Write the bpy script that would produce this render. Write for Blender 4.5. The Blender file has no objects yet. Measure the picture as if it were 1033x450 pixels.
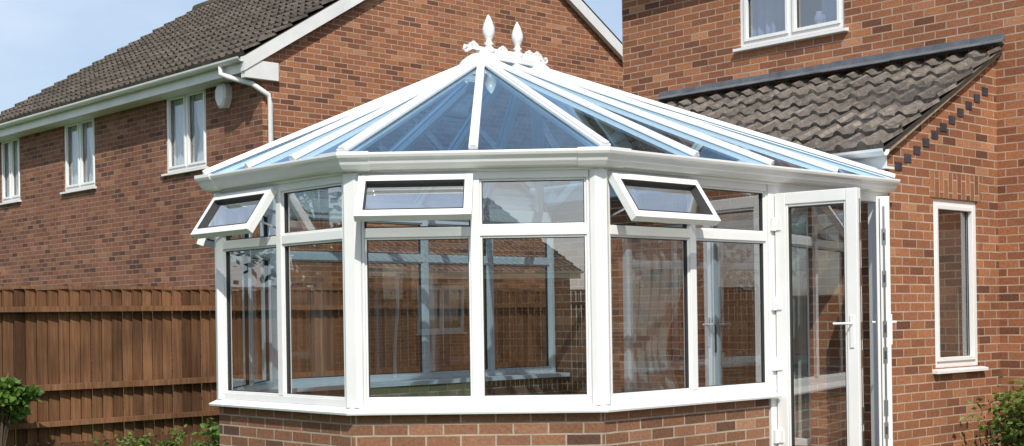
import bpy, bmesh, math, random
from mathutils import Vector, Matrix
random.seed(7)
V=Vector
scene=bpy.context.scene
scene.view_settings.view_transform='Standard'
scene.view_settings.look='None'
scene.view_settings.exposure=0

# ------------------------------------------------------------ materials
def new_mat(name):
    m=bpy.data.materials.new(name); m.use_nodes=True
    nt=m.node_tree; nt.nodes.clear()
    out=nt.nodes.new('ShaderNodeOutputMaterial')
    return m,nt,out
def N(nt,typ,**kw):
    n=nt.nodes.new(typ)
    for k,v in kw.items():
        if k in n.inputs: n.inputs[k].default_value=v
        else: setattr(n,k,v)
    return n
def ramp(nt,stops,interp='LINEAR'):
    r=nt.nodes.new('ShaderNodeValToRGB'); r.color_ramp.interpolation=interp
    e=r.color_ramp.elements
    while len(e)>1: e.remove(e[-1])
    e[0].position=stops[0][0]; e[0].color=(*stops[0][1],1)
    for p,c in stops[1:]:
        x=e.new(p); x.color=(*c,1)
    return r
def mixc(nt,mode,fac,a,b):
    m=nt.nodes.new('ShaderNodeMix'); m.data_type='RGBA'; m.blend_type=mode
    for sock,val in ((m.inputs[0],fac),(m.inputs[6],a),(m.inputs[7],b)):
        if hasattr(val,'is_linked') : nt.links.new(val,sock)
        elif isinstance(val,tuple): sock.default_value=(*val,1) if len(val)==3 else val
        else: sock.default_value=val
    return m.outputs[2]

def brick_mat(name,stops,mortar,bw=.225,rh=.075,dirt=.35,rot=0):
    m,nt,out=new_mat(name); L=nt.links.new
    uv=N(nt,'ShaderNodeUVMap')
    mp=N(nt,'ShaderNodeMapping'); mp.inputs['Rotation'].default_value=(0,0,rot)
    L(uv.outputs[0],mp.inputs[0])
    b=N(nt,'ShaderNodeTexBrick',Scale=1.0); b.offset=.5
    b.inputs['Color1'].default_value=(0,0,0,1); b.inputs['Color2'].default_value=(1,1,1,1); b.inputs['Mortar'].default_value=(.5,.5,.5,1)
    b.inputs['Mortar Size'].default_value=.0064; b.inputs['Mortar Smooth'].default_value=.2
    b.inputs['Brick Width'].default_value=bw; b.inputs['Row Height'].default_value=rh; b.inputs['Bias'].default_value=0
    nz=N(nt,'ShaderNodeTexNoise',Scale=9.0,Detail=2.0); L(mp.outputs[0],nz.inputs['Vector'])
    wob=N(nt,'ShaderNodeVectorMath',operation='MULTIPLY_ADD'); wob.inputs[1].default_value=(.005,.005,0)
    L(nz.outputs['Color'],wob.inputs[0]); L(mp.outputs[0],wob.inputs[2]); L(wob.outputs[0],b.inputs['Vector'])
    r=ramp(nt,stops,'LINEAR'); L(b.outputs['Color'],r.inputs[0])
    n1=N(nt,'ShaderNodeTexNoise',Scale=45.0,Detail=5.0,Roughness=.75); L(mp.outputs[0],n1.inputs['Vector'])
    r1=ramp(nt,[(.3,(.55,.53,.52)),(.7,(1.32,1.3,1.28))]); L(n1.outputs[0],r1.inputs[0])
    c=mixc(nt,'MULTIPLY',.8,r.outputs[0],r1.outputs[0])
    n2=N(nt,'ShaderNodeTexNoise',Scale=.9,Detail=6.0,Roughness=.65); L(mp.outputs[0],n2.inputs['Vector'])
    r2=ramp(nt,[(.3,(.72,.70,.69)),(.7,(1.16,1.15,1.13))]); L(n2.outputs[0],r2.inputs[0])
    n4=N(nt,'ShaderNodeTexNoise',Scale=5.0,Detail=4.0); L(mp.outputs[0],n4.inputs['Vector'])
    r4=ramp(nt,[(.3,tuple(x*.7 for x in mortar)),(.65,mortar)]); L(n4.outputs[0],r4.inputs[0])
    c=mixc(nt,'MIX',b.outputs['Fac'],c,r4.outputs[0])
    c=mixc(nt,'MULTIPLY',dirt*2,c,r2.outputs[0])
    bs=N(nt,'ShaderNodeBsdfPrincipled',Roughness=.9); L(c,bs.inputs['Base Color'])
    bs.inputs['Specular IOR Level'].default_value=.2
    mth=N(nt,'ShaderNodeMath',operation='MULTIPLY_ADD'); L(b.outputs['Fac'],mth.inputs[0]); mth.inputs[1].default_value=-1.0
    L(n1.outputs[0],mth.inputs[2])
    bp=N(nt,'ShaderNodeBump',Strength=.6,Distance=.006); L(mth.outputs[0],bp.inputs['Height']); L(bp.outputs[0],bs.inputs['Normal'])
    L(bs.outputs[0],out.inputs[0]); return m

br_stops=[(0,(.15,.068,.044)),(.12,(.23,.098,.057)),(.3,(.33,.143,.074)),(.45,(.29,.122,.065)),(.6,(.41,.182,.089)),(.78,(.27,.11,.06)),(.9,(.38,.165,.085)),(1,(.48,.245,.135))]
M_brick=brick_mat('orange_brick',br_stops,(.52,.39,.29))
br2=[(0,(.10,.05,.04)),(.15,(.16,.074,.051)),(.45,(.27,.118,.073)),(.8,(.21,.09,.059)),(1,(.33,.16,.10))]
M_brick2=brick_mat('red_brick',[(p,(c[0]*1.0,c[1]*.97,c[2]*.96)) for p,c in br_stops],(.49,.37,.28),dirt=.3)
M_brickL=brick_mat('brown_red_brick',br2,(.34,.26,.20))
br3=[(0,(.09,.053,.04)),(.2,(.19,.098,.06)),(.5,(.31,.155,.088)),(.8,(.23,.112,.068)),(1,(.40,.22,.135))]
M_brickD=brick_mat('dwarf_wall_brick',br3,(.46,.38,.30))
M_soldier=brick_mat('soldier_brick',br_stops,(.50,.37,.27),rot=math.pi/2)

def simple(name,col,rough=.5,noise=.1,scale=8,spec=.5,bump=0,metal=0,coord='Object',bscale=None):
    m,nt,out=new_mat(name); L=nt.links.new
    tc=N(nt,'ShaderNodeTexCoord')
    n=N(nt,'ShaderNodeTexNoise',Scale=float(scale),Detail=6.0,Roughness=.6); L(tc.outputs[coord],n.inputs['Vector'])
    lo=tuple(max(0,c*(1-noise*1.6)) for c in col); hi=tuple(min(1,c*(1+noise)) for c in col)
    r=ramp(nt,[(.3,lo),(.7,hi)]); L(n.outputs[0],r.inputs[0])
    bs=N(nt,'ShaderNodeBsdfPrincipled',Roughness=rough,Metallic=metal); L(r.outputs[0],bs.inputs['Base Color'])
    bs.inputs['Specular IOR Level'].default_value=spec
    if bump:
        n3=N(nt,'ShaderNodeTexNoise',Scale=float(bscale or scale*5),Detail=4.0); L(tc.outputs[coord],n3.inputs['Vector'])
        bp=N(nt,'ShaderNodeBump',Strength=.5,Distance=bump); L(n3.outputs[0],bp.inputs['Height']); L(bp.outputs[0],bs.inputs['Normal'])
    L(bs.outputs[0],out.inputs[0]); return m
M_upvc=simple('white_upvc',(.80,.80,.785),.3,.035,3)
M_upvc_old=simple('weathered_white_upvc',(.74,.74,.72),.4,.08,2)
M_seal=simple('black_rubber_gasket',(.03,.03,.03),.6,.1)
M_metal=simple('brushed_steel',(.55,.55,.55),.3,.05,metal=1)
M_lead=simple('lead_flashing',(.14,.15,.17),.55,.3,5,bump=.004)
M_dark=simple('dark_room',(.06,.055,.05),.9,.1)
M_floor=simple('floor_tile',(.35,.31,.26),.35,.1,2)
M_curtain=simple('curtain_fabric',(.70,.67,.60),.9,.08,6)
M_curtain_w=simple('net_curtain_fabric',(.66,.69,.73),.9,.08,6)
M_curtain_b=simple('blue_curtain_fabric',(.24,.29,.45),.9,.15,6)
M_curtain_g=simple('green_blind_fabric',(.34,.40,.33),.9,.1,3)
M_paving=simple('paving_slab',(.32,.29,.25),.85,.2,3,bump=.003)
M_black=simple('dark_blue_brick',(.05,.045,.055),.7,.3)
M_board=simple('roof_underlay',(.04,.035,.03),.8,.2)
M_bark=simple('bark',(.09,.06,.04),.9,.2)

def tile_mat(name,base):
    m,nt,out=new_mat(name); L=nt.links.new
    uv=N(nt,'ShaderNodeUVMap')
    b=N(nt,'ShaderNodeTexBrick',Scale=1.0); b.offset=0
    b.inputs['Color1'].default_value=(.7,.7,.7,1); b.inputs['Color2'].default_value=(1.25,1.25,1.25,1); b.inputs['Mortar'].default_value=(.5,.5,.5,1)
    b.inputs['Mortar Size'].default_value=.003; b.inputs['Brick Width'].default_value=.42; b.inputs['Row Height'].default_value=.33
    L(uv.outputs[0],b.inputs['Vector'])
    n=N(nt,'ShaderNodeTexNoise',Scale=14.0,Detail=8.0,Roughness=.7); L(uv.outputs[0],n.inputs['Vector'])
    r=ramp(nt,[(.3,tuple(c*.5 for c in base)),(.55,base),(.75,tuple(min(1,c*1.7) for c in base))]); L(n.outputs[0],r.inputs[0])
    n2=N(nt,'ShaderNodeTexNoise',Scale=1.6,Detail=5.0); L(uv.outputs[0],n2.inputs['Vector'])
    r2=ramp(nt,[(.35,(.66,.66,.66)),(.7,(1.25,1.22,1.14))]); L(n2.outputs[0],r2.inputs[0])
    n5=N(nt,'ShaderNodeTexNoise',Scale=38.0,Detail=3.0); L(uv.outputs[0],n5.inputs['Vector'])
    r5=ramp(nt,[(.64,(0,0,0)),(.70,(.6,.6,.6))]); L(n5.outputs[0],r5.inputs[0])
    c=mixc(nt,'MULTIPLY',1.0,r.outputs[0],b.outputs['Color']); c=mixc(nt,'MULTIPLY',1.0,c,r2.outputs[0])
    c=mixc(nt,'MIX',r5.outputs[0],c,(.30,.29,.22))
    bs=N(nt,'ShaderNodeBsdfPrincipled',Roughness=.85); L(c,bs.inputs['Base Color']); bs.inputs['Specular IOR Level'].default_value=.25
    bp=N(nt,'ShaderNodeBump',Strength=.4,Distance=.004); L(n.outputs[0],bp.inputs['Height']); L(bp.outputs[0],bs.inputs['Normal'])
    L(bs.outputs[0],out.inputs[0]); return m
M_tile=tile_mat('concrete_roof_tile',(.165,.143,.128))
M_tileL=tile_mat('brown_roof_tile',(.105,.088,.072))

def glass_mat(name,tint,base,edge,rough=0.0,gcol=(1,1,1)):
    m,nt,out=new_mat(name); L=nt.links.new
    t=N(nt,'ShaderNodeBsdfTransparent'); t.inputs[0].default_value=(*tint,1)
    g=N(nt,'ShaderNodeBsdfGlossy',Roughness=rough); g.inputs[0].default_value=(*gcol,1)
    lw=N(nt,'ShaderNodeLayerWeight'); lw.inputs[0].default_value=.5
    p=N(nt,'ShaderNodeMath',operation='POWER'); L(lw.outputs['Facing'],p.inputs[0]); p.inputs[1].default_value=3.5
    a=N(nt,'ShaderNodeMath',operation='MULTIPLY_ADD'); L(p.outputs[0],a.inputs[0]); a.inputs[1].default_value=edge; a.inputs[2].default_value=base
    tc=N(nt,'ShaderNodeTexCoord'); n=N(nt,'ShaderNodeTexNoise',Scale=1.3,Detail=1.0); L(tc.outputs['Object'],n.inputs['Vector'])
    bp=N(nt,'ShaderNodeBump',Strength=.10,Distance=.01); L(n.outputs[0],bp.inputs['Height']); L(bp.outputs[0],g.inputs['Normal'])
    mx=N(nt,'ShaderNodeMixShader'); L(a.outputs[0],mx.inputs[0]); L(t.outputs[0],mx.inputs[1]); L(g.outputs[0],mx.inputs[2])
    L(mx.outputs[0],out.inputs[0]); return m
M_glass=glass_mat('window_glass',(.80,.83,.80),.30,.55)
M_glassV=glass_mat('vent_window_glass',(.8,.83,.82),.6,.35)
M_glassR=glass_mat('blue_roof_glass',(.50,.69,.87),.30,.55,gcol=(.66,.86,1))
M_glassH=glass_mat('house_window_glass',(.84,.88,.88),.28,.6)

def fence_mat():
    m,nt,out=new_mat('stained_fence_timber'); L=nt.links.new
    tc=N(nt,'ShaderNodeTexCoord')
    mp=N(nt,'ShaderNodeMapping'); mp.inputs['Scale'].default_value=(40,40,2.0); L(tc.outputs['Object'],mp.inputs[0])
    n=N(nt,'ShaderNodeTexNoise',Scale=1.0,Detail=6.0,Roughness=.65); L(mp.outputs[0],n.inputs['Vector'])
    r=ramp(nt,[(.25,(.095,.046,.025)),(.5,(.18,.09,.047)),(.8,(.28,.155,.085))]); L(n.outputs[0],r.inputs[0])
    at=N(nt,'ShaderNodeAttribute'); at.attribute_name='tone'
    r2=ramp(nt,[(0,(.5,.47,.45)),(1,(1.4,1.37,1.3))]); L(at.outputs['Fac'],r2.inputs[0])
    n3=N(nt,'ShaderNodeTexNoise',Scale=1.4,Detail=6.0); L(tc.outputs['Object'],n3.inputs['Vector'])
    r3=ramp(nt,[(.35,(.66,.67,.68)),(.65,(1.18,1.17,1.15))]); L(n3.outputs[0],r3.inputs[0])
    c=mixc(nt,'MULTIPLY',1.0,r.outputs[0],r2.outputs[0]); c=mixc(nt,'MULTIPLY',1.0,c,r3.outputs[0])
    bs=N(nt,'ShaderNodeBsdfPrincipled',Roughness=.85); L(c,bs.inputs['Base Color']); bs.inputs['Specular IOR Level'].default_value=.2
    bp=N(nt,'ShaderNodeBump',Strength=.5,Distance=.004); L(n.outputs[0],bp.inputs['Height']); L(bp.outputs[0],bs.inputs['Normal'])
    L(bs.outputs[0],out.inputs[0]); return m
M_fence=fence_mat()
def leaf_mat(name,lo,hi):
    m,nt,out=new_mat(name); L=nt.links.new
    at=N(nt,'ShaderNodeAttribute'); at.attribute_name='tone'
    r=ramp(nt,[(0,lo),(1,hi)]); L(at.outputs['Fac'],r.inputs[0])
    bs=N(nt,'ShaderNodeBsdfPrincipled',Roughness=.5); L(r.outputs[0],bs.inputs['Base Color'])
    tr=N(nt,'ShaderNodeBsdfTranslucent'); L(r.outputs[0],tr.inputs[0])
    mx=N(nt,'ShaderNodeMixShader'); mx.inputs[0].default_value=.3; L(bs.outputs[0],mx.inputs[1]); L(tr.outputs[0],mx.inputs[2])
    L(mx.outputs[0],out.inputs[0]); return m
M_leaf=leaf_mat('leaves',(.035,.08,.014),(.20,.34,.06))
M_leafr=leaf_mat('reddish_leaves',(.04,.085,.015),(.22,.27,.055))
M_leaft=leaf_mat('tree_leaves',(.02,.045,.01),(.09,.15,.03))
def grass_mat():
    m,nt,out=new_mat('lawn_grass'); L=nt.links.new
    tc=N(nt,'ShaderNodeTexCoord')
    n=N(nt,'ShaderNodeTexNoise',Scale=30.0,Detail=8.0,Roughness=.8); L(tc.outputs['Object'],n.inputs['Vector'])
    n2=N(nt,'ShaderNodeTexNoise',Scale=.5,Detail=4.0); L(tc.outputs['Object'],n2.inputs['Vector'])
    r=ramp(nt,[(.3,(.03,.06,.012)),(.7,(.10,.17,.035))]); L(n.outputs[0],r.inputs[0])
    r2=ramp(nt,[(.35,(.8,.8,.8)),(.7,(1.2,1.15,1.0))]); L(n2.outputs[0],r2.inputs[0])
    c=mixc(nt,'MULTIPLY',1.0,r.outputs[0],r2.outputs[0])
    bs=N(nt,'ShaderNodeBsdfPrincipled',Roughness=.9); L(c,bs.inputs['Base Color'])
    bp=N(nt,'ShaderNodeBump',Strength=1.0,Distance=.03); L(n.outputs[0],bp.inputs['Height']); L(bp.outputs[0],bs.inputs['Normal'])
    L(bs.outputs[0],out.inputs[0]); return m
M_grass=grass_mat()

# ------------------------------------------------------------ mesh builder
class MB:
    def __init__(s): s.v=[]; s.f=[]; s.tone=[]
    def poly(s,pts,tone=.5):
        i=len(s.v); s.v+= [tuple(p) for p in pts]; s.f.append(list(range(i,i+len(pts)))); s.tone.append(tone)
    def hexa(s,c,tone=.5):
        i=len(s.v); s.v+=[tuple(p) for p in c]
        for f in ((0,3,2,1),(4,5,6,7),(0,1,5,4),(1,2,6,5),(2,3,7,6),(3,0,4,7)):
            s.f.append([i+k for k in f]); s.tone.append(tone)
    def box(s,x0,x1,y0,y1,z0,z1,tone=.5):
        s.hexa([(x0,y0,z0),(x1,y0,z0),(x1,y1,z0),(x0,y1,z0),(x0,y0,z1),(x1,y0,z1),(x1,y1,z1),(x0,y1,z1)],tone)
    def beam(s,p0,p1,n,w,d,tone=.5):
        p0=V(p0);p1=V(p1);n=V(n).normalized();a=(p1-p0).normalized();sd=a.cross(n).normalized();nn=sd.cross(a).normalized()
        sd*=w/2; nn*=d/2
        s.hexa([p0-sd-nn,p0+sd-nn,p0+sd+nn,p0-sd+nn,p1-sd-nn,p1+sd-nn,p1+sd+nn,p1-sd+nn],tone)
    def tube(s,pts,r,seg=10,tone=.5):
        pts=[V(p) for p in pts]; rings=[]
        for k,p in enumerate(pts):
            if k==0:d=pts[1]-p
            elif k==len(pts)-1:d=p-pts[-2]
            else:d=(pts[k+1]-p).normalized()+(p-pts[k-1]).normalized()
            d.normalize(); ref=V((0,0,1)) if abs(d.z)<.9 else V((1,0,0))
            a=d.cross(ref).normalized(); b=d.cross(a).normalized(); rr=r[k] if isinstance(r,(list,tuple)) else r
            base=len(s.v)
            for j in range(seg):
                an=2*math.pi*j/seg; s.v.append(tuple(p+a*math.cos(an)*rr+b*math.sin(an)*rr))
            rings.append(base)
        for k in range(len(rings)-1):
            for j in range(seg):
                j2=(j+1)%seg; s.f.append([rings[k]+j,rings[k]+j2,rings[k+1]+j2,rings[k+1]+j]); s.tone.append(tone)
        s.f.append([rings[0]+j for j in range(seg)]); s.tone.append(tone)
        s.f.append([rings[-1]+j for j in range(seg)]); s.tone.append(tone)
    def lathe(s,c,prof,seg=14):
        base=len(s.v)
        for (r,z) in prof:
            for j in range(seg):
                an=2*math.pi*j/seg; s.v.append((c[0]+r*math.cos(an),c[1]+r*math.sin(an),c[2]+z))
        for k in range(len(prof)-1):
            for j in range(seg):
                j2=(j+1)%seg; s.f.append([base+k*seg+j,base+k*seg+j2,base+(k+1)*seg+j2,base+(k+1)*seg+j]); s.tone.append(.5)
    def sweep(s,path,prof,closed=True):
        n=len(path); ring=[]
        for k in range(n):
            r=[]
            for (o,z) in prof:
                q=offs(path,k,o); r.append(len(s.v)); s.v.append((q[0],q[1],z))
            ring.append(r)
        m=len(prof)
        for k in range(n-1):
            for j in range(m if closed else m-1):
                j2=(j+1)%m; s.f.append([ring[k][j],ring[k][j2],ring[k+1][j2],ring[k+1][j]]); s.tone.append(.5)
        if closed:
            s.f.append(ring[0][:]); s.f.append(ring[-1][:]); s.tone+=[.5,.5]
    def obj(s,name,mat,parent=None,bevel=0,smooth=False,recalc=True):
        me=bpy.data.meshes.new(name); me.from_pydata(s.v,[],s.f); me.update()
        if recalc:
            bm=bmesh.new(); bm.from_mesh(me); bmesh.ops.recalc_face_normals(bm,faces=bm.faces); bm.to_mesh(me); bm.free()
        uv=me.uv_layers.new(name='UVMap')
        for p in me.polygons:
            n=p.normal
            if abs(n.z)>.98: t=V((1,0,0))
            else:
                t=V((-n.y,n.x,0)).normalized()
                if t.x+t.y*.9<0: t=-t
            b=n.cross(t)
            if b.z<0: b=-b
            for li in p.loop_indices:
                co=me.vertices[me.loops[li].vertex_index].co
                uv.data[li].uv=(co.dot(t),co.dot(b))
            if smooth: p.use_smooth=True
        at=me.attributes.new('tone','FLOAT','FACE')
        for i,t in enumerate(s.tone): at.data[i].value=t
        me.materials.append(mat)
        o=bpy.data.objects.new(name,me); scene.collection.objects.link(o)
        if parent: o.parent=parent
        if bevel:
            b=o.modifiers.new('bevel','BEVEL'); b.width=bevel; b.segments=2; b.limit_method='ANGLE'; b.angle_limit=math.radians(40)
        return o
def offs(path,k,o):
    def nrm(a,b):
        t=V((b[0]-a[0],b[1]-a[1])).normalized(); return V((-t.y,t.x))
    n=len(path)
    if k==0: m=nrm(path[0],path[1])
    elif k==n-1: m=nrm(path[-2],path[-1])
    else:
        a=nrm(path[k-1],path[k]); b=nrm(path[k],path[k+1]); m=(a+b)/(1+a.dot(b))
    return (path[k][0]+m.x*o,path[k][1]+m.y*o)
def empty(name):
    e=bpy.data.objects.new(name,None); scene.collection.objects.link(e); return e

def wall(mb,O,t,n,u0,u1,z0,z1,holes,rev=.11):
    O=V(O);t=V(t);n=V(n)
    us=sorted({u0,u1,*[h[0] for h in holes],*[h[1] for h in holes]}); zs=sorted({z0,z1,*[h[2] for h in holes],*[h[3] for h in holes]})
    P=lambda u,z,d=0: O+t*u+V((0,0,z))-n*d
    for i in range(len(us)-1):
        for j in range(len(zs)-1):
            cu=(us[i]+us[i+1])/2; cz=(zs[j]+zs[j+1])/2
            if any(h[0]<cu<h[1] and h[2]<cz<h[3] for h in holes): continue
            mb.poly([P(us[i],zs[j]),P(us[i+1],zs[j]),P(us[i+1],zs[j+1]),P(us[i],zs[j+1])])
    for h in holes:
        a,b,c,d=h
        mb.poly([P(a,c),P(b,c),P(b,c,rev),P(a,c,rev)]); mb.poly([P(a,d),P(b,d),P(b,d,rev),P(a,d,rev)])
        mb.poly([P(a,c),P(a,d),P(a,d,rev),P(a,c,rev)]); mb.poly([P(b,c),P(b,d),P(b,d,rev),P(b,c,rev)])

def curtain(mb,O,t,n,u0,u1,z0,z1,amp=.02,pitch=.09,gather=0,side=0):
    """hanging cloth; gather pulls it in at tie-back height"""
    O=V(O);t=V(t);n=V(n); k=max(6,int((u1-u0)/pitch*6)); rows=10 if gather else 1
    prev=None
    for i in range(k+1):
        u=u0+(u1-u0)*i/k; d=amp*math.sin((u-u0)/pitch*2*math.pi)+amp*.6*math.sin(u*31)+amp*.4*math.sin(u*77+1)
        col=[]
        for r in range(rows+1):
            f=r/rows; z=z0+(z1-z0)*f
            g=gather*math.exp(-((f-.42)/.2)**2)
            ua=u+((u0 if side<0 else u1)-u)*g
            col.append(O+t*ua+V((0,0,z))+n*d*(1.3-.6*f))
        if prev:
            for r in range(rows): mb.poly([prev[r],col[r],col[r+1],prev[r+1]])
        prev=col

def window(parent,O,t,n,u0,u1,z0,z1,mull=(),cur='sides',cmat=None,sash=True,tag='window',glass=None,sill=True):
    O=V(O);t=V(t).normalized();n=V(n).normalized()
    P=lambda u,z,d=0: O+t*u+V((0,0,z))+n*d
    fr=MB(); w=.055; dp=-.055
    fr.beam(P(u0+w/2,z0,dp),P(u0+w/2,z1,dp),n,w,.07); fr.beam(P(u1-w/2,z0,dp),P(u1-w/2,z1,dp),n,w,.07)
    fr.beam(P(u0+w,z0+w/2,dp),P(u1-w,z0+w/2,dp),n,w,.068); fr.beam(P(u0+w,z1-w/2,dp),P(u1-w,z1-w/2,dp),n,w,.068)
    edges=[u0+w]+[x for m in mull for x in (m-.025,m+.025)]+[u1-w]
    for m in mull: fr.beam(P(m,z0+w,dp),P(m,z1-w,dp),n,.05,.066)
    gl=MB(); gk=MB()
    for i in range(0,len(edges),2):
        a,b=edges[i],edges[i+1]; s=.035
        c,d=z0+w,z1-w
        if sash:
            q=dp+.02
            fr.beam(P(a+s/2,c,q),P(a+s/2,d,q),n,s,.062); fr.beam(P(b-s/2,c,q),P(b-s/2,d,q),n,s,.062)
            fr.beam(P(a+s,c+s/2,q),P(b-s,c+s/2,q),n,s,.06); fr.beam(P(a+s,d-s/2,q),P(b-s,d-s/2,q),n,s,.06)
            a+=s;b-=s;c+=s;d-=s
        gl.poly([P(a-.01,c-.01,dp-.005),P(b+.01,c-.01,dp-.005),P(b+.01,d+.01,dp-.005),P(a-.01,d+.01,dp-.005)])
        g=.006
        for (p,r) in (((a,c),(b,c)),((a,d),(b,d)),((a,c),(a,d)),((b,c),(b,d))):
            gk.beam(P(p[0],p[1],dp+.004),P(r[0],r[1],dp+.004),n,g,.01)
    if sill:
        fr.hexa([P(u0-.05,z0-.045,-.02),P(u1+.05,z0-.045,-.02),P(u1+.05,z0-.045,.055),P(u0-.05,z0-.045,.055),
             P(u0-.05,z0-.002,-.02),P(u1+.05,z0-.002,-.02),P(u1+.05,z0-.016,.055),P(u0-.05,z0-.016,.055)])
    fr.obj(tag+'_frame',M_upvc,parent,bevel=.004); gl.obj(tag+'_glass',glass or M_glassH,parent); gk.obj(tag+'_gasket',M_seal,parent)
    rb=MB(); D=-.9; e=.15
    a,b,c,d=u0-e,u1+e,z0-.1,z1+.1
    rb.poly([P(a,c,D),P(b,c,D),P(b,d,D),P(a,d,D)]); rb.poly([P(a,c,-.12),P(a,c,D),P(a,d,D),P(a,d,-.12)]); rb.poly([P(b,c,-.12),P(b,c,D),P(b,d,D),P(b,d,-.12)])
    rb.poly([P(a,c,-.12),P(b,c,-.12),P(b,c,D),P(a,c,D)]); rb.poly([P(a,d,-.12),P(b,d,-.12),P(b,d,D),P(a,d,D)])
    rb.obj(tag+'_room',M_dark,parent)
    if cur:
        cb=MB(); W=u1-u0
        if cur=='sides':
            curtain(cb,P(0,0,-.2),t,n,u0,u0+W*.34,z0,z1); curtain(cb,P(0,0,-.2),t,n,u1-W*.3,u1,z0,z1)
        elif cur=='full': curtain(cb,P(0,0,-.17),t,n,u0,u1,z0,z1,.012,.11)
        elif cur=='half': curtain(cb,P(0,0,-.15),t,n,u0+W*.40,u1,z0,z1,.012,.1)
        elif cur=='wide':
            curtain(cb,P(0,0,-.16),t,n,u0,u0+W*.50,z0,z1,gather=.2,side=-1); curtain(cb,P(0,0,-.16),t,n,u1-W*.47,u1,z0,z1,gather=.2,side=1)
        cb.obj(tag+'_curtain',cmat or M_curtain_w,parent)

def tile_roof(name,parent,O,U,Lu,Vd,Lv,mat,gauge=.33,pitch=.21,amp=.042):
    O=V(O);U=V(U).normalized();Vd=V(Vd).normalized();n=U.cross(Vd).normalized()
    if n.z<0:n=-n
    ns=8; cols=[]
    k=int(Lu/pitch)+1
    for i in range(k):
        for q in range(ns):
            u=(i+q/ns)*pitch
            if u>Lu:break
            p=q/ns; h=amp*math.sin(math.pi*p/.5) if p<.5 else 0
            cols.append((u,h))
    cols.append((Lu,0))
    rows=int(math.ceil(Lv/gauge)); mb=MB(); idx=[]
    jit=[[random.uniform(-.005,.005) for _ in range(k+1)] for _ in range(rows)]
    for r in range(rows):
        for e,(vv,hh) in enumerate(((r*gauge,.042),(min(Lv,(r+1)*gauge),.006))):
            row=[]
            for (u,h) in cols:
                jj=jit[r][int(u/pitch/2)]
                row.append(len(mb.v)); mb.v.append(tuple(O+U*u+Vd*(vv+jj*(1-e)*2)+n*(h+hh+jj)))
            idx.append(row)
    row=[]
    for (u,h) in cols: row.append(len(mb.v)); mb.v.append(tuple(O+U*u+n*-.01))
    idx.insert(0,row)
    for a in range(len(idx)-1):
        for j in range(len(cols)-1):
            mb.f.append([idx[a][j],idx[a][j+1],idx[a+1][j+1],idx[a+1][j]]); mb.tone.append(.5)
    mb.obj(name,mat,parent,recalc=False)

# ------------------------------------------------------------ conservatory
con=empty('conservatory')
A=(0,0);B=(-1.12,-1.12);C=(-2.74,-1.12);Dp=(-3.86,0);YW=3.38;E=(0,YW);H=(-3.86,YW)
JD=1.80
base=MB(); base.sweep([(0,JD-.06),A,B,C,Dp,H],[(.035,0),(.035,.742),(-.20,.742),(-.20,0)])
base.obj('dwarf_wall',M_brickD,con)
cp=MB(); cp.sweep([(0,JD-.0),A,B,C,Dp,H],[(.10,.735),(.105,.752),(.04,.782),(-.25,.782),(-.25,.744),(.06,.744)])
cp.obj('window_sill',M_upvc,con,bevel=.003)
ff=MB(); ff.poly([(-.2,YW,.2),(-.2,-.1,.2),(-1.2,-1.0,.2),(-2.7,-1.0,.2),(-3.7,-.1,.2),(-3.7,YW,.2)]); ff.obj('floor',M_floor,con)
st=MB(); st.box(-.25,.12,JD-.06,YW,0,.2); st.obj('door_step',M_brickD,con)

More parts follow.
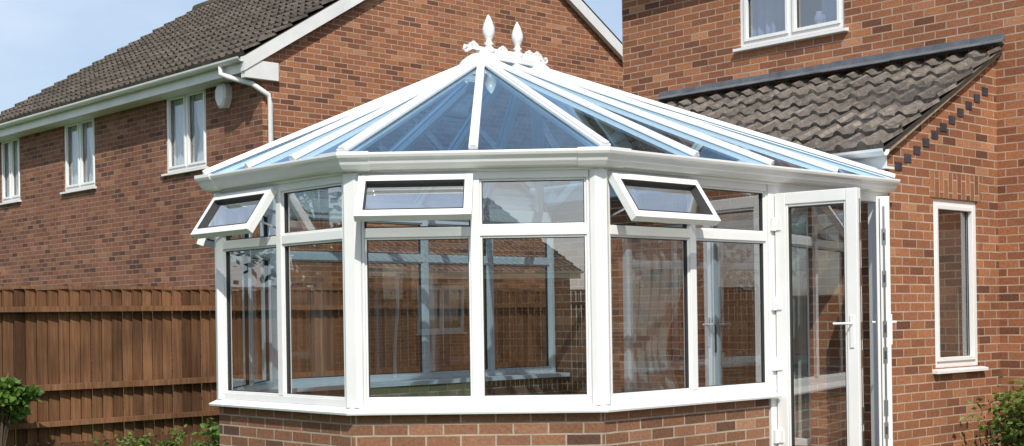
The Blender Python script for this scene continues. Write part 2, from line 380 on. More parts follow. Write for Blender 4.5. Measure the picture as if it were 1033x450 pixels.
fr=MB(); gl=MB(); glv=MB(); gk=MB(); hw=MB()
Z0,Z1,ZT=.782,2.29,1.905
def ring(mb,P,a,b,c,d,s,dp,dep,nn):
    mb.beam(P(a+s/2,c,dp),P(a+s/2,d,dp),nn,s,dep); mb.beam(P(b-s/2,c,dp),P(b-s/2,d,dp),nn,s,dep)
    mb.beam(P(a+s,c+s/2,dp),P(b-s,c+s/2,dp),nn,s,dep-.002); mb.beam(P(a+s,d-s/2,dp),P(b-s,d-s/2,dp),nn,s,dep-.002)
def pane(P,a,b,c,d,nn):
    s=.014
    ring(fr,P,a,b,c,d,s,0,.046,nn)
    ring(gk,P,a+s,b-s,c+s,d-s,.004,0,.03,nn)
    gl.poly([P(a+s,c+s),P(b-s,c+s),P(b-s,d-s),P(a+s,d-s)])
def facet(p,q,n_bays,opens,e0=.06,e1=.06):
    p=V((*p,0));q=V((*q,0));t=(q-p).normalized();L=(q-p).length;nn=V((-t.y,t.x,0))
    P=lambda u,z,d=0:p+t*u+V((0,0,z))+nn*d
    u0,u1=e0,L-e1; w=.050; jw=.016
    fr.beam(P(u0,Z0+w/2),P(u1,Z0+w/2),nn,w,.07); fr.beam(P(u0,Z1-w/2),P(u1,Z1-w/2),nn,w,.07)
    bw=(u1-u0)/n_bays; mw=.062
    for i in range(n_bays+1):
        if i in (0,n_bays):
            uc=u0+jw/2 if i==0 else u1-jw/2
            fr.beam(P(uc,Z0+w),P(uc,Z1-w),nn,jw,.068)
        else: fr.beam(P(u0+bw*i,Z0+w),P(u0+bw*i,Z1-w),nn,mw,.074)
    for i in range(n_bays):
        a=u0+bw*i+(mw/2 if i else jw); b=u0+bw*(i+1)-(mw/2 if i<n_bays-1 else jw)
        fr.beam(P(a,ZT),P(b,ZT),nn,.062,.066)
        pane(P,a,b,Z0+w,ZT-.031,nn)
        if i in opens:
            c,d=ZT+.031,Z1-w
            ring(gk,P,a,b,c,d,.010,-.01,.03,nn)
            ang=math.radians(opens[i]); hz=Z1-.035; hh=hz-(ZT-.01)
            dn=V((0,0,-math.cos(ang)))+nn*math.sin(ang); sn=nn*math.cos(ang)+V((0,0,math.sin(ang)))
            O=P(0,hz,.055)
            S=lambda u,z,dd=0:p*0+O+t*u-dn*(z-hh)+sn*dd
            a2,b2=a-.026,b+.026; s=.052
            ring(fr,S,a2,b2,0,hh,s,0,.056,sn)
            ring(gk,S,a2+s,b2-s,s,hh-s,.005,0,.060,sn)
            glv.poly([S(a2+s,s),S(b2-s,s),S(b2-s,hh-s),S(a2+s,hh-s)])
            for uu in (a+.02,b-.02): hw.beam(P(uu,c+.05,.0),S(uu,.12,-.03),t,.012,.006)
            um=(a+b)/2; hw.beam(S(um-.06,.03,-.04),S(um+.06,.03,-.04),sn,.02,.02)
        else: pane(P,a,b,ZT+.031,Z1-w,nn)
facet((0,JD),A,2,{1:35},e0=.045)
facet(A,B,2,{1:40})
facet(B,C,2,{1:35},e1=.05)
facet(C,Dp,2,{0:20})
facet(Dp,H,4,{},e1=.04)
path=[E,A,B,C,Dp,H]
for k in (1,2,3,4):
    o0=V((*offs(path,k,0),0)); o1=V((*offs(path,k,1),0)); n=(o1-o0).normalized()
    pc=V((*path[k],0)); s=n.cross(V((0,0,1)))
    w=.064; prof=[pc-s*w-n*.045,pc-s*w+n*.018,pc-s*.040+n*.048,pc+s*.040+n*.048,pc+s*w+n*.018,pc+s*w-n*.045]
    i=len(fr.v); m=len(prof)
    for z in (Z0,Z1):
        for q in prof: fr.v.append((q.x,q.y,z))
    for j in range(m): fr.f.append([i+j,i+(j+1)%m,i+m+(j+1)%m,i+m+j]); fr.tone.append(.5)
fr.beam((0,JD,.2),(0,JD,Z1),(1,0,0),.085,.09)
fr.beam((0,YW-.085,.2),(0,YW-.085,Z1),(1,0,0),.17,.09)
fr.beam((0,JD+.043,Z1-.03),(0,YW-.17,Z1-.03),(1,0,0),.06,.085)
fr.beam((-3.86,YW-.02,Z0),(-3.86,YW-.02,Z1),(1,0,0),.04,.09)
fr.obj('window_frames',M_upvc,con,bevel=.004); gl.obj('window_glass',M_glass,con); glv.obj('vent_glass',M_glassV,con); gk.obj('window_gaskets',M_seal,con); hw.obj('window_stays',M_metal,con)

def door(name,hinge,dirv,L,locks=False,thick=.068):
    h=V((*hinge,0));t=V((*dirv,0)).normalized();nn=V((-t.y,t.x,0))
    P=lambda u,z,d=0:h+t*u+V((0,0,z))+nn*d
    e=empty(name); e.parent=con
    f=MB(); ring(f,P,0,L,.23,2.225,.085,0,thick,nn)
    s=.085; ring(f,P,s,L-s,.23+s,2.225-s,.018,0,.05,nn)
    f.obj('leaf_frame',M_upvc,e,bevel=.005)
    s=.083
    g=MB(); g.poly([P(s+.02,.34),P(L-s-.02,.34),P(L-s-.02,2.115),P(s+.02,2.115)]); g.obj('door_glass',M_glass,e)
    k=MB(); ring(k,P,s+.02,L-s-.02,.338,2.117,.005,0,.04,nn); k.obj('door_gasket',M_seal,e)
    m=MB()
    for sd in (1,-1):
        m.beam(P(L-.045,1.10,sd*(thick/2+.004)),P(L-.045,1.33,sd*(thick/2+.004)),nn,.03,.01)
        m.tube([P(L-.045,1.27,sd*.04),P(L-.045,1.27,sd*.085),P(L-.165,1.27,sd*.088)],.009,8)
    m.obj('door_handle',M_upvc,e,bevel=.002)
    hg=MB()
    for z in (.45,.98,1.42,2.0):
        hg.tube([P(-.012,z-.05,-.03),P(-.012,z+.05,-.03)],.014,8); hg.beam(P(.02,z-.045,-.038),P(.02,z+.045,-.038),nn,.06,.012)
    hg.obj('door_hinges',M_upvc,e,bevel=.002)
    l=MB()
    l.beam(P(L+.001,.3,.006),P(L+.001,2.15,.006),t,.016,.004)
    for z in (.45,.62,1.02,1.22,1.60,1.92): l.beam(P(L+.003,z-.06,.006),P(L+.003,z+.06,.006),t,.030,.006)
    l.obj('lock_strip',M_metal,e)
    if locks:
        kk=MB(); kk.beam(P(L+.001,.24,-.024),P(L+.001,2.21,-.024),t,.006,.005)
        for z in (.45,1.02,1.22,1.60,1.92): kk.beam(P(L+.006,z-.03,.006),P(L+.006,z+.03,.006),t,.014,.004)
        kk.obj('lock_keeps',M_seal,e)
door('open_door',(.05,JD+.05),(.99,.14),.64)
door('open_door_second',(.06,YW-.13),(.532,-.847),.62,locks=True,thick=.10)
con_h=MB()
for z in (.45,.98,1.42,2.0): con_h.box(.045,.07,JD-.03,JD+.04,z-.05,z+.05)
con_h.obj('jamb_hinges',M_upvc,con,bevel=.003)

gt=MB(); pth=[(0,YW-.03),A,B,C,Dp,(-3.86,YW-.03)]
gt.sweep(pth,[(-.05,2.288),(.045,2.288),(.06,2.296),(.06,2.36),(-.05,2.41)])
gt.obj('eaves_beam',M_upvc,con,bevel=.003)
g2=MB(); g2.sweep(pth,[(.062,2.315),(.085,2.305),(.115,2.315),(.135,2.34),(.145,2.365),(.165,2.38),(.172,2.395),(.172,2.408),(.163,2.410),(.155,2.39),(.12,2.34),(.062,2.33)])
g2.obj('gutter',M_upvc,con,bevel=.002)
gj=MB()
big=[(.060,2.308),(.085,2.299),(.118,2.309),(.139,2.336),(.150,2.362),(.170,2.377),(.178,2.393),(.178,2.415),(.150,2.415),(.060,2.33)]
for k in range(1,5):
    a=V(pth[k-1]);b=V(pth[k]);c=V(pth[k+1]); d1=(a-b).normalized()*.13; d2=(c-b).normalized()*.13
    gj.sweep([tuple(b+d1),tuple(b),tuple(b+d2)],big)
gj.obj('gutter_corner_joints',M_upvc,con,bevel=.002)

# roof
RX=-1.93; RZ=3.36; R0=V((RX,.74,RZ)); R1=V((RX,1.32,RZ)); EZ=2.418
def ev(k,o=.11):
    q=offs(pth,k,o); return V((q[0],q[1],EZ))
e=[ev(k) for k in range(6)]
roof=MB()
for tri in ([e[1],e[2],R0],[e[2],e[3],R0],[e[3],e[4],R0],[e[0],e[1],R0,R1],[e[4],e[5],R1,R0],[e[5],e[0],R1]): roof.poly(tri)
roof.obj('roof_glass',M_glassR,con)
bars=MB()
def bar(p,q,n,w=.055):
    n=V(n).normalized()
    if n.z<0:n=-n
    bars.beam(p+n*.012,q+n*.012,n,w,.022)
    bars.beam(p+n*.030,q+n*.030,n,w*.62,.018)
    bars.beam(p-n*.030,q-n*.030,n,w*.8,.055)
def fn(a,b,c): return (b-a).cross(c-a)
lerp=lambda a,b,f:a+(b-a)*f
nAB=fn(e[1],e[2],R0);nBC=fn(e[2],e[3],R0);nCD=fn(e[3],e[4],R0);nS=fn(e[0],e[1],R0);nL=fn(e[4],e[5],R0);nR=fn(e[5],e[0],R1)
up=lambda a,b:(a.normalized()*(1 if a.z>0 else -1)+b.normalized()*(1 if b.z>0 else -1))
for k,(x,y,r) in {1:(nS,nAB,R0),2:(nAB,nBC,R0),3:(nBC,nCD,R0),4:(nCD,nL,R0),5:(nL,nR,R1),0:(nR,nS,R1)}.items():
    bar(r,e[k],up(x,y),.08)
bar(R0,lerp(e[1],e[2],.5),nAB,.06)
for f in (.33,.66): bar(R0,lerp(e[2],e[3],f),nBC)
bar(R0,lerp(e[3],e[4],.5),nCD)
for ry,ey in ((.84,.86),(1.02,1.72),(1.2,2.55)):
    bar(V((RX,ry,RZ)),V((e[1].x,ey,EZ)),nS,.06); bar(V((RX,ry,RZ)),V((e[4].x,ey,EZ)),nL,.06)
for f in (.33,.66): bar(R1,lerp(e[5],e[0],f),nR)
bars.obj('roof_glazing_bars',M_upvc,con,bevel=.004)
rd=MB()
rd.beam(R0+V((0,-.04,.03)),R1+V((0,.04,.03)),(0,0,1),.17,.05)
rd.beam(R0+V((0,-.02,.07)),R1+V((0,.02,.07)),(0,0,1),.09,.04)
rd.lathe((RX,.72,RZ-.07),[(.0,.01),(.17,.0),(.16,.05),(.12,.09),(.07,.12),(0,.13)],16)
rd.lathe((RX,1.34,RZ-.07),[(.0,.01),(.15,.0),(.14,.05),(.10,.09),(.06,.12),(0,.13)],16)
rd.obj('ridge_cap',M_upvc,con,bevel=.005)
fi=MB()
prof=[(0,0),(.05,0),(.05,.035),(.03,.05),(.024,.062),(.042,.078),(.024,.092),(.022,.104),(.036,.13),(.048,.165),(.048,.20),(.036,.24),(.02,.28),(.006,.305),(0,.31)]
fi.lathe((RX,.82,RZ+.07),prof); fi.lathe((RX,1.13,RZ+.07),[(r*.95,z*.95) for r,z in prof])
fi.obj('roof_finials',M_upvc,con,smooth=True)
cr=MB()
for y in (.66,.97,1.26,1.35):
    pts=[]
    for a in range(9):
        an=math.pi*a/8; pts.append((RX,y-.05*math.cos(an),RZ+.085+.05*math.sin(an)))
    cr.tube(pts,.012,6); cr.tube([(RX,y,RZ+.085),(RX,y,RZ+.15)],.013,6)
cr.beam((RX,.60,RZ+.10),(RX,1.40,RZ+.10),(1,0,0),.03,.02)
for sgn,y in ((-1,.58),(1,1.44)):
    cr.tube([(RX,y-sgn*.05,RZ+.09),(RX,y,RZ+.065),(RX,y+sgn*.02,RZ+.08),(RX,y+sgn*.01,RZ+.105),(RX,y-sgn*.012,RZ+.10)],.013,8)
cr.obj('ridge_cresting',M_upvc,con)

# ------------------------------------------------------------ house on right
rh=empty('brick_house')
W=MB(); YM=5.23
TX=(1,0,0)
wall(W,(0,YM,0),TX,(0,-1,0),-4.51,5.2,0,5.35,[(-2.84,-1.55,4.17,5.25)])
wall(W,(0,YM,0),TX,(0,-1,0),-4.51,5.2,5.35,5.5,[])
W.poly([(-4.51,YM,0),(-4.51,YM+8,0),(-4.51,YM+8,5.5),(-4.51,YM,5.5)])
W.poly([(-4.51,YM,5.5),(-4.51,YM+8,5.5),(-4.51,YM+4,8)])
W.poly([(5.2,YM,0),(5.2,YM+8,0),(5.2,YM+8,5.5),(5.2,YM,5.5)])
W.poly([(5.2,YM,5.5),(5.2,YM+8,5.5),(5.2,YM+4,8)])
W.poly([(-4.51,YM+8,0),(5.2,YM+8,0),(5.2,YM+8,5.5),(-4.51,YM+8,5.5)])
W.obj('main_walls',M_brick2,rh,recalc=False)
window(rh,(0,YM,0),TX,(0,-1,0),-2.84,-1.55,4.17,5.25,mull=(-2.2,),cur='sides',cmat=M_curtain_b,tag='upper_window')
orn=MB(); orn.lathe((-1.95,YM+.16,4.24),[(0,0),(.05,0),(.06,.02),(.03,.04),(.05,.08),(.055,.12),(.03,.16),(.035,.18),(0,.18)],12); orn.obj('windowsill_vase',M_curtain_b,rh,smooth=True)
LX0,LX1=-3.93,.03; YF=3.40
lw=MB()
wall(lw,(0,YF,0),TX,(0,-1,0),LX0,LX1,0,2.62,[(-2.95,-.75,.2,2.2)],rev=.25)
ZE=2.62; ZR=3.66
wall(lw,(LX1,0,0),(0,1,0),(1,0,0),YF,YM,0,2.60,[(4.10,4.86,.86,2.31)])
lw.poly([(LX1,YF,2.60),(LX1,YM,2.60),(LX1,YM,ZR),(LX1,YF,2.66)])
lw.poly([(LX0,YF,0),(LX0,YM,0),(LX0,YM,ZR),(LX0,YF,ZE)])
lw.obj('extension_walls',M_brick,rh,recalc=False)
sc=MB(); sc.box(LX1-.01,LX1+.004,4.05,4.91,2.313,2.538); sc.obj('soldier_course_lintel',M_soldier,rh)
window(rh,(LX1,0,0),(0,1,0),(1,0,0),4.10,4.86,.86,2.31,cur='half',cmat=M_curtain_g,tag='side_window')
sl=V((0,YM-3.24,3.74-2.70)); Ls=sl.length
tile_roof('extension_roof_tiles',rh,(LX0,3.24,2.66),(1,0,0),LX1+.07-LX0,sl,Ls-.02,M_tile)
ud=MB(); nrm=V((0,-sl.z,sl.y)).normalized()
p=[V((LX0,3.24,2.66)),V((LX1+.065,3.24,2.66)),V((LX1+.065,YM-.004,3.70)),V((LX0,YM-.004,3.70))]
ud.hexa([q-V((0,0,.03)) for q in p]+[q-V((0,0,.004)) for q in p]); ud.obj('roof_underlay_board',M_board,rh)
fl=MB()
x=LX0-.02
while x<LX1+.08:
    x2=min(x+.75,LX1+.09); j=random.uniform(-.004,.004)
    fl.box(x,x2-.003,YM-.022-abs(j),YM-.002,3.745,3.845+j)
    a=V((0,YM-.01,3.765)); b=a-sl.normalized()*(.17+j*3)+nrm*.045
    fl.hexa([(x,b.y,b.z),(x2-.003,b.y,b.z),(x2-.003,a.y,a.z),(x,a.y,a.z),(x,b.y,b.z+.012),(x2-.003,b.y,b.z+.012),(x2-.003,a.y,a.z+.03),(x,a.y,a.z+.03)])
    x=x2
fl.obj('lead_flashing',M_lead,rh,bevel=.004)
vg=MB(); sd=sl.normalized()
for i in range(11):
    q=V((LX1+.003,3.50,2.66))+sd*(i*.165)
    vg.box(LX1-.01,LX1+.007,q.y,q.y+.105,q.z-.155,q.z-.085)
vg.obj('verge_brick_detail',M_black,rh)
vb=MB(); vb.beam(V((LX1+.03,3.30,2.645)),V((LX1+.03,YM-.03,3.665)),(1,0,0),.05,.045); vb.obj('verge_mortar_bed',simple('mortar',(.34,.27,.2),.9,.2,20),rh)
gx=MB()
def half_gutter(mb,p0,p1,out,r=.055):
    p0=V(p0);p1=V(p1);out=V(out); pr=[]
    for k in range(9):
        an=math.pi*k/8; pr.append((-math.cos(an)*r,-math.sin(an)*r))
    for k in range(8,-1,-1):
        an=math.pi*k/8; pr.append((-math.cos(an)*(r-.006),-math.sin(an)*(r-.006)))
    i=len(mb.v);m=len(pr)
    for p in (p0,p1):
        for (o,z) in pr: mb.v.append(tuple(p+out*o+V((0,0,z))))
    for j in range(m): mb.f.append([i+j,i+(j+1)%m,i+m+(j+1)%m,i+m+j]); mb.tone.append(.5)
    mb.f.append([i+j for j in range(m)]); mb.f.append([i+m+j for j in range(m)]); mb.tone+=[.5,.5]
half_gutter(gx,(LX0,3.21,2.65),(LX1+.1,3.21,2.65),(0,-1,0))
gx.box(LX0,LX1+.06,3.27,3.29,2.5,2.66); gx.box(LX0,LX1+.06,3.29,3.398,2.5,2.52)
gx.obj('extension_gutter',M_upvc,rh)
pdx=MB(); n_=V((0,-1,0)); P_=lambda u,z,d=0:V((u,YF+.10,z))+n_*d
ring(pdx,P_,-2.95,-.75,.2,2.2,.06,0,.08,n_)
for u in (-1.85,): pdx.beam(P_(u,.26,.01),P_(u,2.14,.01),n_,.09,.07)
pdx.obj('patio_door_frame',M_upvc,rh,bevel=.004)
pg=MB(); pg.poly([P_(-2.89,.26),P_(-1.9,.26),P_(-1.9,2.14),P_(-2.89,2.14)]); pg.poly([P_(-1.8,.26),P_(-.81,.26),P_(-.81,2.14),P_(-1.8,2.14)]); pg.obj('patio_door_glass',M_glassH,rh)
ph=MB(); ph.tube([P_(-1.80,1.0,.06),P_(-1.80,1.25,.06)],.012); ph.obj('patio_door_handle',M_seal,rh)
pc=MB(); curtain(pc,(0,YF+.17,0),TX,(0,-1,0),-2.93,-2.25,.22,2.2,.025,.13,gather=.35,side=-1); curtain(pc,(0,YF+.18,0),TX,(0,-1,0),-1.08,-.78,.22,2.2,.025,.10); pc.obj('patio_curtains',M_curtain,rh)
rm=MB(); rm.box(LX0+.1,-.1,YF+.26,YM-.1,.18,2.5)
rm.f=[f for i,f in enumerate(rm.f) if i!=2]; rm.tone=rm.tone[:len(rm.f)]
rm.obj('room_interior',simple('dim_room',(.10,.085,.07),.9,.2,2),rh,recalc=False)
tile_roof('main_roof_tiles',rh,(-4.6,YM-.3,5.32),(1,0,0),9.9,(0,4.3,2.75),5.1,M_tile)
rr=MB(); rr.poly([(-4.6,YM+8.3,5.3),(5.3,YM+8.3,5.3),(5.3,YM+4,8.07),(-4.6,YM+4,8.07)]); rr.obj('rear_roof_slope',M_tile,rh)
mg=MB(); half_gutter(mg,(-4.6,YM-.34,5.42),(5.3,YM-.34,5.42),(0,-1,0)); mg.box(-4.55,5.25,YM-.28,YM-.25,5.28,5.45); mg.box(-4.55,5.25,YM-.25,YM-.002,5.27,5.29); mg.obj('main_gutter_and_fascia',M_upvc,rh)

# ------------------------------------------------------------ house on left
lh=empty('brick_house')
X0,X1=-18.3,-9.46; YL=3.54; YC=7.75; YR=11.96; ZA=7.62; S=.62
Zw=ZA-S*(YC-YL)
lw2=MB(); wins=[(-12.08,-10.92,3.55,4.70),(-15.52,-14.38,3.55,4.70),(-18.12,-17.28,3.55,4.70)]
wall(lw2,(0,YL,0),TX,(0,-1,0),X0,X1,0,4.75,wins)
lw2.poly([(X0,YL,4.75),(X1,YL,4.75),(X1,YL,Zw),(X0,YL,Zw)])
lw2.poly([(X0,YR,0),(X1,YR,0),(X1,YR,Zw),(X0,YR,Zw)])
lw2.obj('side_walls',M_brickL,lh,recalc=False)
lg=MB()
for x in (X1,X0): lg.poly([(x,YL,0),(x,YR,0),(x,YR,Zw),(x,YC,ZA),(x,YL,Zw)])
lg.obj('gable_walls',M_brick2,lh,recalc=False)
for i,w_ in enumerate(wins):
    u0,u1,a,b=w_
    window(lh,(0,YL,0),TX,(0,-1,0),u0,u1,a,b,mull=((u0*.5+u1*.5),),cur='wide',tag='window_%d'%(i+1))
ext=.12; OV=.34
sv=V((0,YC-(YL-OV),S*(YC-(YL-OV))))
ez=ZA-S*(YC-YL+OV)+.06
tile_roof('roof_tiles',lh,(X0-ext,YL-OV,ez),(1,0,0),X1-X0+2*ext,sv,sv.length,M_tileL,gauge=.3,pitch=.18,amp=.036)
rb=MB(); rb.poly([(X0-ext,YR+OV,ez),(X1+ext,YR+OV,ez),(X1+ext,YC,ZA+.06),(X0-ext,YC,ZA+.06)])
rb.poly([(X0-ext,YL-OV,ez-.02),(X1+ext,YL-OV,ez-.02),(X1+ext,YC,ZA+.04),(X0-ext,YC,ZA+.04)]); rb.obj('rear_roof_slope',M_tileL,lh)
rt=MB(); rt.tube([(X0-ext,YC,ZA+.07),(X1+ext,YC,ZA+.07)],.11,12); rt.obj('ridge_tiles',M_tileL,lh)
bb=MB()
for x in (X1+.07,X0-.07):
    for (ya,yb) in ((YL-OV,YC),(YR+OV,YC)):
        za=ez-.02; zb=ZA+.04
        xx0,xx1=x-.045,x+.045
        bb.hexa([(xx0,ya,za-.2),(xx1,ya,za-.2),(xx1,yb,zb-.22),(xx0,yb,zb-.22),(xx0,ya,za-.01),(xx1,ya,za-.01),(xx1,yb,zb-.01),(xx0,yb,zb-.01)])
bb.box(X0-.1,X1+.02,YL-.30,YL-.27,ez-.22,ez-.01); bb.box(X0-.1,X1+.02,YL-.268,YL-.003,ez-.22,ez-.195)
bb.box(X1+.003,X1+.10,YL-.32,YL+.20,ez-.30,ez-.06)
half_gutter(bb,(X0-.1,YL-.37,ez-.04),(X1+.1,YL-.37,ez-.04),(0,-1,0),.06)
bb.obj('bargeboards_fascia_gutter',M_upvc_old,lh)
dp=MB(); dp.tube([(-9.88,YL-.37,ez-.08),(-9.88,YL-.37,ez-.20),(-9.72,YL-.33,ez-.26),(-9.45,YL-.16,ez-.36),(-9.385,YL+.05,4.36),(-9.385,YL+.08,4.25),(-9.385,YL+.08,.1)],.036,10); dp.obj('downpipe',M_upvc_old,lh,smooth=True)
al=MB()
c=V((-10.34,YL-.05,4.46)); pr=[(-.13,.10),(-.07,.17),(.07,.17),(.13,.10),(.13,-.04),(.05,-.17),(-.05,-.17),(-.13,-.04)]
i=len(al.v)
for y,sc_ in ((YL-.002,1),(YL-.10,1),(YL-.13,.8)):
    for (x,z) in pr: al.v.append((c.x+x*sc_,y,c.z+z*sc_))
for r_ in range(2):
    for j in range(8): al.f.append([i+r_*8+j,i+r_*8+(j+1)%8,i+(r_+1)*8+(j+1)%8,i+(r_+1)*8+j]); al.tone.append(.5)
al.f.append([i+16+j for j in range(8)]); al.tone.append(.5)
al.obj('alarm_box',M_upvc_old,lh,bevel=.005)

# ------------------------------------------------------------ fences
def fence(name,p0,p1,top,side):
    p0=V((*p0,0));p1=V((*p1,0));t=(p1-p0).normalized();L=(p1-p0).length;n=V((-t.y,t.x,0))*side
    f=MB(); u=0
    while u<L:
        w=.115
        P=lambda uu,z,d:p0+t*uu+V((0,0,z))+n*d
        tn=random.random(); d0=random.uniform(-.003,.003); tp=top+random.uniform(-.008,.008); lean=random.uniform(-.004,.004)
        g_=.024
        f.hexa([P(u+lean,.15,d0),P(u+w-.004+lean,.15,d0+g_),P(u+w-.004+lean,.15,d0+g_+.01),P(u+lean,.15,d0+.012),P(u,tp,d0),P(u+w-.004,tp,d0+g_),P(u+w-.004,tp,d0+g_+.01),P(u,tp,d0+.012)],tn)
        f.beam(P(u-.004,.16,d0-.004),P(u-.004,top-.01,d0-.004),n,.02,.006,0)  # darkest-tone strip painted in for the shade between boards
        u+=w
    P=lambda uu,z,d:p0+t*uu+V((0,0,z))+n*d
    for z,h in ((top-.20,.055),(top-.98,.06),(.35,.05)):
        k=0
        while k*2.4<L:
            a=k*2.4;b=min(L,a+2.398); f.beam(P(a,z+random.uniform(-.006,.006),.066),P(b,z+random.uniform(-.006,.006),.066),n,h,.06,random.uniform(.55,.85)); k+=1
    f.beam(P(0,top+.018,.012),P(L,top+.018,.012),n,.03,.06,.7)
    f.beam(P(0,.075,.01),P(L,.075,.01),n,.15,.03,.2)
    f.obj(name,M_fence)
fence('wooden_fence',(-7.14,8),(-7.14,-12),1.70,1)
fence('wooden_fence',(-7.1,-19),(8.5,-19),1.75,1)
fence('wooden_fence',(9.5,-12),(9.5,14),1.75,1)  # out-of-view fence, added so the side panes reflect something darker

# ------------------------------------------------------------ garage across the garden (seen in reflections)
ga=empty('brick_garage')
gw=MB(); wall(gw,(0,-17,0),TX,(0,1,0),8.6,17,0,2.45,[(12.2,13.6,1.0,2.1)])
gw.poly([(8.6,-17,0),(8.6,-23,0),(8.6,-23,2.45),(8.6,-20,4.3),(8.6,-17,2.45)]); gw.poly([(17,-17,0),(17,-23,0),(17,-23,2.45),(17,-20,4.3),(17,-17,2.45)])
gw.poly([(8.6,-23,0),(17,-23,0),(17,-23,2.45),(8.6,-23,2.45)])
gw.obj('walls',M_brick,ga,recalc=False)
window(ga,(0,-17,0),TX,(0,1,0),12.2,13.6,1.0,2.1,mull=(12.9,),cur=None,tag='garage_window')
tile_roof('roof_tiles',ga,(17.1,-16.7,2.38),(-1,0,0),8.6,(0,-3.3,2.03),3.9,M_tile)
gr=MB(); gr.poly([(8.5,-23.3,2.38),(17.1,-23.3,2.38),(17.1,-20,4.4),(8.5,-20,4.4)]); gr.obj('rear_roof_slope',M_tile,ga)
gg=MB(); half_gutter(gg,(8.5,-16.65,2.42),(17.1,-16.65,2.42),(0,1,0)); gg.box(8.5,17.1,-16.76,-16.72,2.25,2.44); gg.box(8.5,17.1,-16.998,-16.76,2.25,2.27)
gg.hexa([(8.44,-16.7,2.2),(8.5,-16.7,2.2),(8.5,-20,4.2),(8.44,-20,4.2),(8.44,-16.7,2.4),(8.5,-16.7,2.4),(8.5,-20,4.42),(8.44,-20,4.42)])
gg.obj('fascia_gutter',M_upvc,ga)
gd=MB(); gd.tube([(11.6,-16.65,2.36),(11.6,-16.9,2.2),(11.6,-16.93,.1)],.04,8); gd.obj('downpipe',M_upvc,ga)

# ------------------------------------------------------------ ground
g=MB(); g.poly([(-300,-300,0),(300,-300,0),(300,300,0),(-300,300,0)]); g.obj('ground',M_grass)
pv=MB()
def slabs(x0,x1,y0,y1,s=.6):
    x=x0
    while x<x1-.01:
        y=y0
        while y<y1-.01:
            pv.box(x+.004,x+s-.004,y+.004,y+s-.004,.004,.03+random.uniform(0,.003)); y+=s
        x+=s
slabs(.6,3.6,-1.8,4.2)
pv.obj('patio_paving',M_paving,bevel=.003)

# ------------------------------------------------------------ plants
def plant(name,c,rad,n,size,mat,seed=1,clumps=9):
    rnd=random.Random(seed); c=V(c); e_=empty(name)
    lf=MB(); cl=[]
    for k in range(clumps):
        d=V((rnd.gauss(0,1),rnd.gauss(0,1),abs(rnd.gauss(0,1))*.9)).normalized()
        cl.append((V((d.x*rad[0],d.y*rad[1],d.z*rad[2]))*rnd.uniform(.35,.95),rnd.uniform(.25,.45),rnd.random()))
    for i in range(n):
        o,r,tn=rnd.choice(cl); m=min(rad)
        p=c+o+V((rnd.gauss(0,1),rnd.gauss(0,1),rnd.gauss(0,1)))*r*m*.6
        if p.z<.02: p.z=.02+rnd.random()*.2
        a=V((rnd.gauss(0,1),rnd.gauss(0,1),rnd.gauss(0,.6))).normalized(); b=a.cross(V((rnd.gauss(0,1),rnd.gauss(0,1),rnd.gauss(0,1)))).normalized()
        s=size*rnd.uniform(.6,1.3); cc=a.cross(b)
        lf.poly([p,p+a*s*.5+b*s*.28+cc*s*.06,p+a*s,p+a*s*.5-b*s*.28+cc*s*.06],min(1,max(0,tn*.5+rnd.random()*.5)))
    lf.obj('foliage',mat,e_,recalc=False)
    st=MB()
    for (o,r,_) in cl: st.tube([(c.x+o.x*.1,c.y+o.y*.1,0),tuple(c+o*.5),tuple(c+o)],[.012,.008,.004],5)
    st.obj('stems',M_bark,e_)
plant('garden_shrub',(.74,4.65,.25),(.42,.42,.44),3600,.07,M_leafr,seed=3,clumps=20)
plant('garden_shrub',(1.35,4.6,.3),(.5,.45,.5),2600,.07,M_leaf,seed=5,clumps=16)
plant('climbing_plant',(-6.82,-1.15,.48),(.16,.55,.62),1400,.09,M_leaf,seed=8,clumps=14)
plant('flowering_weed',(-5.0,.25,.16),(.28,.3,.36),520,.07,M_leaf,seed=11,clumps=7)
plant('flowering_weed',(-6.75,.3,.0),(.2,.9,.3),500,.05,M_leaf,seed=13,clumps=12)

def tree(name,x,y,h,r,seed):
    rnd=random.Random(seed); e_=empty(name)
    tk=MB(); top=V((x+rnd.uniform(-.3,.3),y,h*.55)); tk.tube([(x,y,0),(x+.05,y,h*.2),tuple(top),(top.x,top.y,h*.85)],[.16,.13,.09,.03],8)
    cl=[]
    for k in range(26):
        d=V((rnd.gauss(0,1),rnd.gauss(0,1),rnd.gauss(0,1))).normalized()*rnd.uniform(.45,1)
        c=V((x+d.x*r,y+d.y*r,h*.6+d.z*h*.36)); cl.append((c,rnd.uniform(.35,.7),rnd.random()))
        tk.tube([(x,y,h*(.25+.3*rnd.random())),tuple((V((x,y,h*.5))+c)/2),tuple(c)],[.05,.035,.012],5)
    tk.obj('trunk_and_limbs',M_bark,e_)
    lf=MB()
    for i in range(4200):
        c,rr_,tn=rnd.choice(cl); p=c+V((rnd.gauss(0,1),rnd.gauss(0,1),rnd.gauss(0,.8)))*rr_*.6
        a=V((rnd.gauss(0,1),rnd.gauss(0,1),rnd.gauss(0,.6))).normalized(); b=a.cross(V((rnd.gauss(0,1),rnd.gauss(0,1),rnd.gauss(0,1)))).normalized()
        s=.2*rnd.uniform(.6,1.3)
        lf.poly([p,p+a*s*.5+b*s*.28,p+a*s,p+a*s*.5-b*s*.28],min(1,max(0,tn*.5+rnd.random()*.5)))
    lf.obj('foliage',M_leaft,e_,recalc=False)
for k,(x,y,h,r) in enumerate(((11.8,12.5,6.5,2.3),(12.5,17.5,7.2,2.6),(14.5,22.5,7.0,2.8),(11.5,7.5,5.0,1.8),(-13.5,-9.5,5.5,2.2),(-12.0,-14.5,6.5,2.5))):
    tree('reflection_tree',x,y,h,r,20+k)  # unseen trees, added to break up the sky reflected in the panes

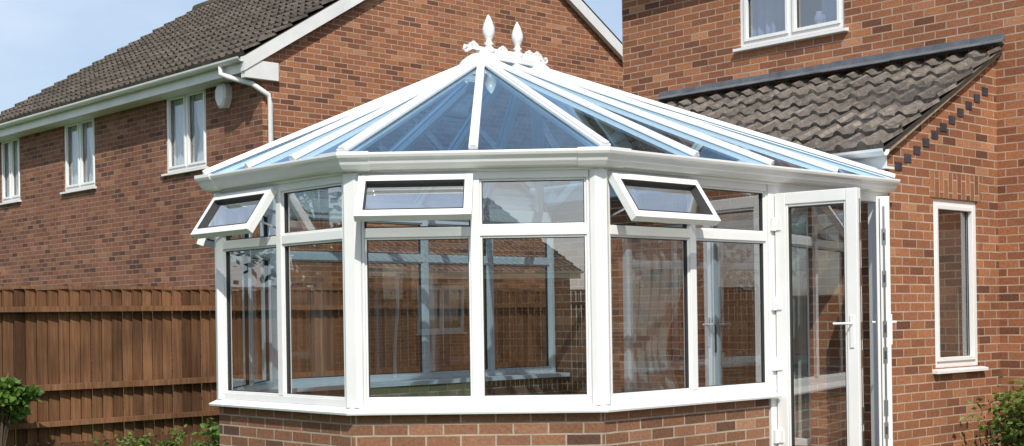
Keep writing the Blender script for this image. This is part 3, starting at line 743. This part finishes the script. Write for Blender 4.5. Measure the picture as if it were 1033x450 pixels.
# ------------------------------------------------------------ light & sky
az=math.atan2(.80,-.60); el=math.radians(46)
w=bpy.data.worlds.new('World'); scene.world=w; w.use_nodes=True
nt=w.node_tree; bg=nt.nodes['Background']; sk=nt.nodes.new('ShaderNodeTexSky'); sk.sky_type='NISHITA'; sk.sun_disc=False
sk.sun_elevation=el; sk.sun_rotation=az; sk.air_density=1.0; sk.dust_density=1.5; sk.ozone_density=1.8
tc=nt.nodes.new('ShaderNodeTexCoord'); mp=nt.nodes.new('ShaderNodeMapping'); mp.inputs['Scale'].default_value=(1,1,2.6)
nt.links.new(tc.outputs['Generated'],mp.inputs[0])
cn=N(nt,'ShaderNodeTexNoise',Scale=2.2,Detail=7.0,Roughness=.55); nt.links.new(mp.outputs[0],cn.inputs['Vector'])
cr_=ramp(nt,[(.42,(.2,.2,.2)),(.66,(.75,.75,.75))]); nt.links.new(cn.outputs[0],cr_.inputs[0])
mc=mixc(nt,'MIX',cr_.outputs[0],sk.outputs[0],(5.6,6.5,7.8))
nt.links.new(mc,bg.inputs[0]); bg.inputs[1].default_value=.135
sd=bpy.data.lights.new('sun','SUN'); sd.energy=4.3; sd.angle=math.radians(.5); sd.color=(1,.96,.88)
so=bpy.data.objects.new('sun',sd); scene.collection.objects.link(so)
dirv=V((math.sin(az)*math.cos(el),math.cos(az)*math.cos(el),math.sin(el)))
so.rotation_euler=dirv.to_track_quat('Z','Y').to_euler(); so.location=dirv*30

# ------------------------------------------------------------ camera
cam=bpy.data.cameras.new('camera'); co=bpy.data.objects.new('camera',cam); scene.collection.objects.link(co)
F=V((-.7319,.6814,0)).normalized(); R=V((.6814,.7319,0)).normalized(); Z=V((0,0,1)); r=.015
R2=R*math.cos(r)-Z*math.sin(r); U2=Z*math.cos(r)+R*math.sin(r)
m=Matrix((( R2.x,U2.x,-F.x,5.954),(R2.y,U2.y,-F.y,-6.314),(R2.z,U2.z,-F.z,1.35),(0,0,0,1)))
co.matrix_world=m
cam.sensor_width=36; cam.lens=1360/1033*36; cam.shift_y=95/1033; cam.clip_end=1000
scene.camera=co
